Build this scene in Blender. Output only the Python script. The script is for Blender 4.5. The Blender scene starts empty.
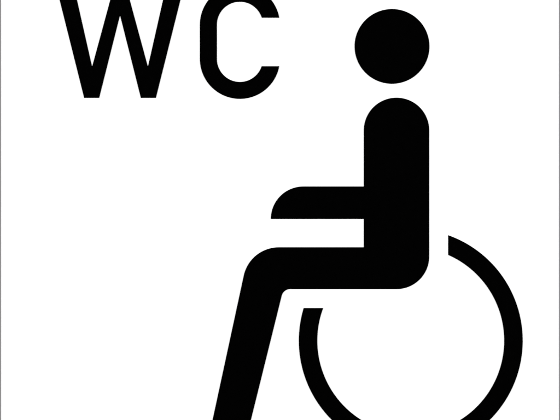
import bpy, bmesh, math
from mathutils import Vector
from mathutils.geometry import tessellate_polygon

scene = bpy.context.scene
C = scene.collection
S = 0.2 / 560.0                       # metres per unit of the sign's own drawing grid


def P(x, y, d=0.0):                   # drawing grid -> sign's local metres (x right, z up, -y outwards)
    return Vector(((x - 280.0) * S, -d, (210.0 - y) * S))


def arc(cx, cy, r, a0, a1, n=48):     # degrees, y down; a list of points
    return [(cx + r * math.cos(math.radians(a0 + (a1 - a0) * i / n)),
             cy + r * math.sin(math.radians(a0 + (a1 - a0) * i / n))) for i in range(n + 1)]


# ---------------------------------------------------------------- materials
def material(name, col, rough, var=0.0, bump=0.0, scale=400.0, spec=0.5):
    m = bpy.data.materials.new(name)
    m.use_nodes = True
    nt = m.node_tree
    b = nt.nodes['Principled BSDF']
    b.inputs['Specular IOR Level'].default_value = spec
    tc = nt.nodes.new('ShaderNodeTexCoord')
    nz = nt.nodes.new('ShaderNodeTexNoise')
    nz.inputs['Scale'].default_value = scale
    nz.inputs['Detail'].default_value = 5
    nt.links.new(tc.outputs['Object'], nz.inputs['Vector'])
    mx = nt.nodes.new('ShaderNodeMix')
    mx.data_type = 'RGBA'
    mx.inputs[6].default_value = (*[c * (1 - var) for c in col], 1)
    mx.inputs[7].default_value = (*[min(1, c * (1 + var)) for c in col], 1)
    nt.links.new(nz.outputs['Fac'], mx.inputs[0])
    nt.links.new(mx.outputs[2], b.inputs['Base Color'])
    mr = nt.nodes.new('ShaderNodeMapRange')
    mr.inputs['To Min'].default_value = rough - 0.04
    mr.inputs['To Max'].default_value = rough + 0.04
    nt.links.new(nz.outputs['Fac'], mr.inputs['Value'])
    nt.links.new(mr.outputs['Result'], b.inputs['Roughness'])
    if bump:
        bp = nt.nodes.new('ShaderNodeBump')
        bp.inputs['Strength'].default_value = bump
        bp.inputs['Distance'].default_value = 0.0002
        nt.links.new(nz.outputs['Fac'], bp.inputs['Height'])
        nt.links.new(bp.outputs['Normal'], b.inputs['Normal'])
    return m


M_white = material('white_enamel', (0.86, 0.86, 0.86), 0.35, 0.01, 0.02)
M_black = material('black_vinyl', (0.0002, 0.0002, 0.0002), 0.16, 0.2, 0.0, spec=0.2)
M_grey = material('grey_edging', (0.2, 0.2, 0.2), 0.5, 0.02, spec=0.2)
M_wall = material('white_plaster', (0.82, 0.82, 0.81), 0.9, 0.02, 0.5, 90.0, 0.2)


# ---------------------------------------------------------------- mesh helpers
def link(name, bm, mat, parent=None):
    bmesh.ops.recalc_face_normals(bm, faces=bm.faces)
    me = bpy.data.meshes.new(name)
    bm.to_mesh(me)
    bm.free()
    me.materials.append(mat)
    o = bpy.data.objects.new(name, me)
    C.objects.link(o)
    o.parent = parent
    return o


def prism(pts, d0, d1):               # outline with real thickness
    q = []
    for p in pts:
        if not q or math.dist(p, q[-1]) > 1e-4:
            q.append(p)
    if math.dist(q[0], q[-1]) < 1e-4:
        q.pop()
    bm = bmesh.new()
    a = [bm.verts.new(P(x, y, d1)) for x, y in q]
    b = [bm.verts.new(P(x, y, d0)) for x, y in q]
    n = len(q)
    for t in tessellate_polygon([[Vector((x, y, 0)) for x, y in q]]):
        bm.faces.new([a[k] for k in t])
        bm.faces.new([b[k] for k in reversed(t)])
    for i in range(n):
        j = (i + 1) % n
        bm.faces.new((a[j], a[i], b[i], b[j]))
    return bm


def ribbon(out, inn, d0, d1, closed=False):    # band between two equally long outlines
    bm = bmesh.new()
    rows = [[bm.verts.new(P(x, y, d)) for x, y in pts] for pts, d in
            ((out, d1), (inn, d1), (inn, d0), (out, d0))]
    n = len(out)
    for i in range(n if closed else n - 1):
        j = (i + 1) % n
        for k in range(4):
            a, b = rows[k], rows[(k + 1) % 4]
            bm.faces.new((a[i], a[j], b[j], b[i]))
    if not closed:
        bm.faces.new([r[0] for r in rows])
        bm.faces.new([r[-1] for r in reversed(rows)])
    return bm


def rounded_rect(x0, y0, x1, y1, r, n=12):
    return (arc(x1 - r, y0 + r, r, -90, 0, n) + arc(x1 - r, y1 - r, r, 0, 90, n) +
            arc(x0 + r, y1 - r, r, 90, 180, n) + arc(x0 + r, y0 + r, r, 180, 270, n))


T0, T1 = 0.0, 0.00012                 # the lettering film stands 0.12 mm proud of the plate

# ---------------------------------------------------------------- the sign
sign = bpy.data.objects.new('toilet_sign', None)
C.objects.link(sign)
sign.location = (0, 0, 0)
sign['label'] = 'square white toilet sign with black WC lettering and seated wheelchair user symbol'
sign['category'] = 'sign'

# plate: outer rim at the edging's outer side, 2.5 mm thick
link('panel', prism(rounded_rect(-0.7, -70.7, 560.7, 490.7, 1.5), -0.0025, 0.0), M_white, sign)
# thin grey line all round the plate
link('border', ribbon(rounded_rect(-0.9, -70.9, 560.9, 490.9, 1.7),
                      rounded_rect(1.03, -68.97, 558.97, 488.97, 0.4), -0.0027, 0.00008, True), M_grey, sign)

# letter W (mirror about x = 120.05)
ax = 120.05
yt, yb = -13.75, 97.9
half = [(56.2, yt), (84.2, yb), (99.2, yb), (ax, 15.2)]
left_top = [(114.05, yt), (92.15, 66.8), (73.9, yt)]
w = half + [(2 * ax - x, y) for x, y in reversed(half[:3])] + \
    [(2 * ax - x, y) for x, y in reversed(left_top)] + left_top
o = link('letter', prism(w, T0, T1), M_black, sign)
o['label'] = 'black capital letter W'

# letter C
ro, ri, ccx, cu, cl = 40.0, 23.0, 239.9, 24.8, 58.9
yu, yl = 17.75, 66.2
a_o = math.degrees(math.asin((yl - cl) / ro))
a_i = math.degrees(math.asin((yl - cl) / ri))
b_o = math.degrees(math.asin((cu - yu) / ro))
b_i = math.degrees(math.asin((cu - yu) / ri))
co = arc(ccx, cl, ro, a_o, 180, 64) + arc(ccx, cu, ro, 180, 360 - b_o, 64)
ci = arc(ccx, cl, ri, a_i, 180, 64) + arc(ccx, cu, ri, 180, 360 - b_i, 64)
o = link('letter', ribbon(co, ci, T0, T1), M_black, sign)
o['label'] = 'black capital letter C'

# head
link('head', prism(arc(392.0, 46.4, 37.4, 0, 360, 128), T0, T1), M_black, sign)

# seated body: torso, arm, thigh and lower leg in one outline
s_o, s_i = 0.2160, 0.2480             # lean of the shin's front and back edges
th_o, th_i = math.degrees(math.atan(s_o)), math.degrees(math.atan(s_i))
rO, rI = 36.0, 8.8
cyO = 247.2 + rO
cxO = 232.0 + (330 - cyO) * s_o + rO * math.hypot(1, s_o)
cyI = 289.1 + rI
cxI = 273.2 + (330 - cyI) * s_i + rI * math.hypot(1, s_i)
yf = 452.5
body = arc(396.5, 130.3, 32.65, 180, 360, 64)
body += arc(396.55, 256.5, 32.6, 0, 90, 40)
body += arc(cxI, cyI, rI, 270, 180 + th_i, 24)
body += [(273.2 + (330 - yf) * s_i, yf), (232.0 + (330 - yf) * s_o, yf)]
body += arc(cxO, cyO, rO, 180 + th_o, 270, 40)
body += [(363.85, 247.2), (363.85, 218.9), (270.9, 218.9)]
body += arc(303.4, 218.9, 32.5, 180, 270, 40)
body += [(363.85, 186.4)]
link('body', prism(body, T0, T1), M_black, sign)

# wheel: open ring, cut level behind the calf and upright behind the back
wx, wy, RO, RI = 410.75, 340.6, 111.9, 93.45
xc, yc = 448.2, 307.95
o0 = -math.degrees(math.acos((xc - wx) / RO))
i0 = -math.degrees(math.acos((xc - wx) / RI))
o1 = 180 + math.degrees(math.asin((wy - yc) / RO))
i1 = 180 + math.degrees(math.asin((wy - yc) / RI))
link('wheel', ribbon(arc(wx, wy, RO, o0, o1, 200), arc(wx, wy, RI, i0, i1, 200), T0, T1), M_black, sign)

# ---------------------------------------------------------------- the wall it is mounted on
bm = bmesh.new()
bmesh.ops.create_cube(bm, size=1.0)
for v in bm.verts:
    v.co = Vector((v.co.x * 3.0, 0.0032 + (v.co.y + 0.5) * 0.1, v.co.z * 2.4))
wall = link('wall', bm, M_wall)
wall['kind'] = 'structure'

# ---------------------------------------------------------------- light: two soft lamps at the sides
def lamp(name, loc, power, size):
    l = bpy.data.lights.new(name, 'AREA')
    l.shape = 'SQUARE'
    l.size = size
    l.energy = power
    l.color = (1, 1, 1)
    o = bpy.data.objects.new(name, l)
    C.objects.link(o)
    o.location = loc
    o.rotation_euler = (Vector((0, 0, 0)) - Vector(loc)).to_track_quat('-Z', 'Y').to_euler()


lamp('softbox', (-2.2, -1.7, 0.5), 89.0, 0.9)
lamp('softbox', (2.2, -1.7, 0.5), 89.0, 0.9)

wd = bpy.data.worlds.new('World')
scene.world = wd
wd.use_nodes = True
wd.node_tree.nodes['Background'].inputs['Color'].default_value = (1, 1, 1, 1)
wd.node_tree.nodes['Background'].inputs['Strength'].default_value = 0.01

# ---------------------------------------------------------------- camera: square on
cd = bpy.data.cameras.new('camera')
cd.sensor_width = 36
cd.lens = 85
cd.clip_start = 0.01
cd.clip_end = 50
cam = bpy.data.objects.new('camera', cd)
C.objects.link(cam)
cam.location = (0, -0.2 * 85 / 36, 0)
cam.rotation_euler = (math.radians(90), 0, 0)
scene.camera = cam

scene.view_settings.view_transform = 'Standard'
scene.view_settings.look = 'None'
scene.view_settings.exposure = 0
scene.view_settings.gamma = 1
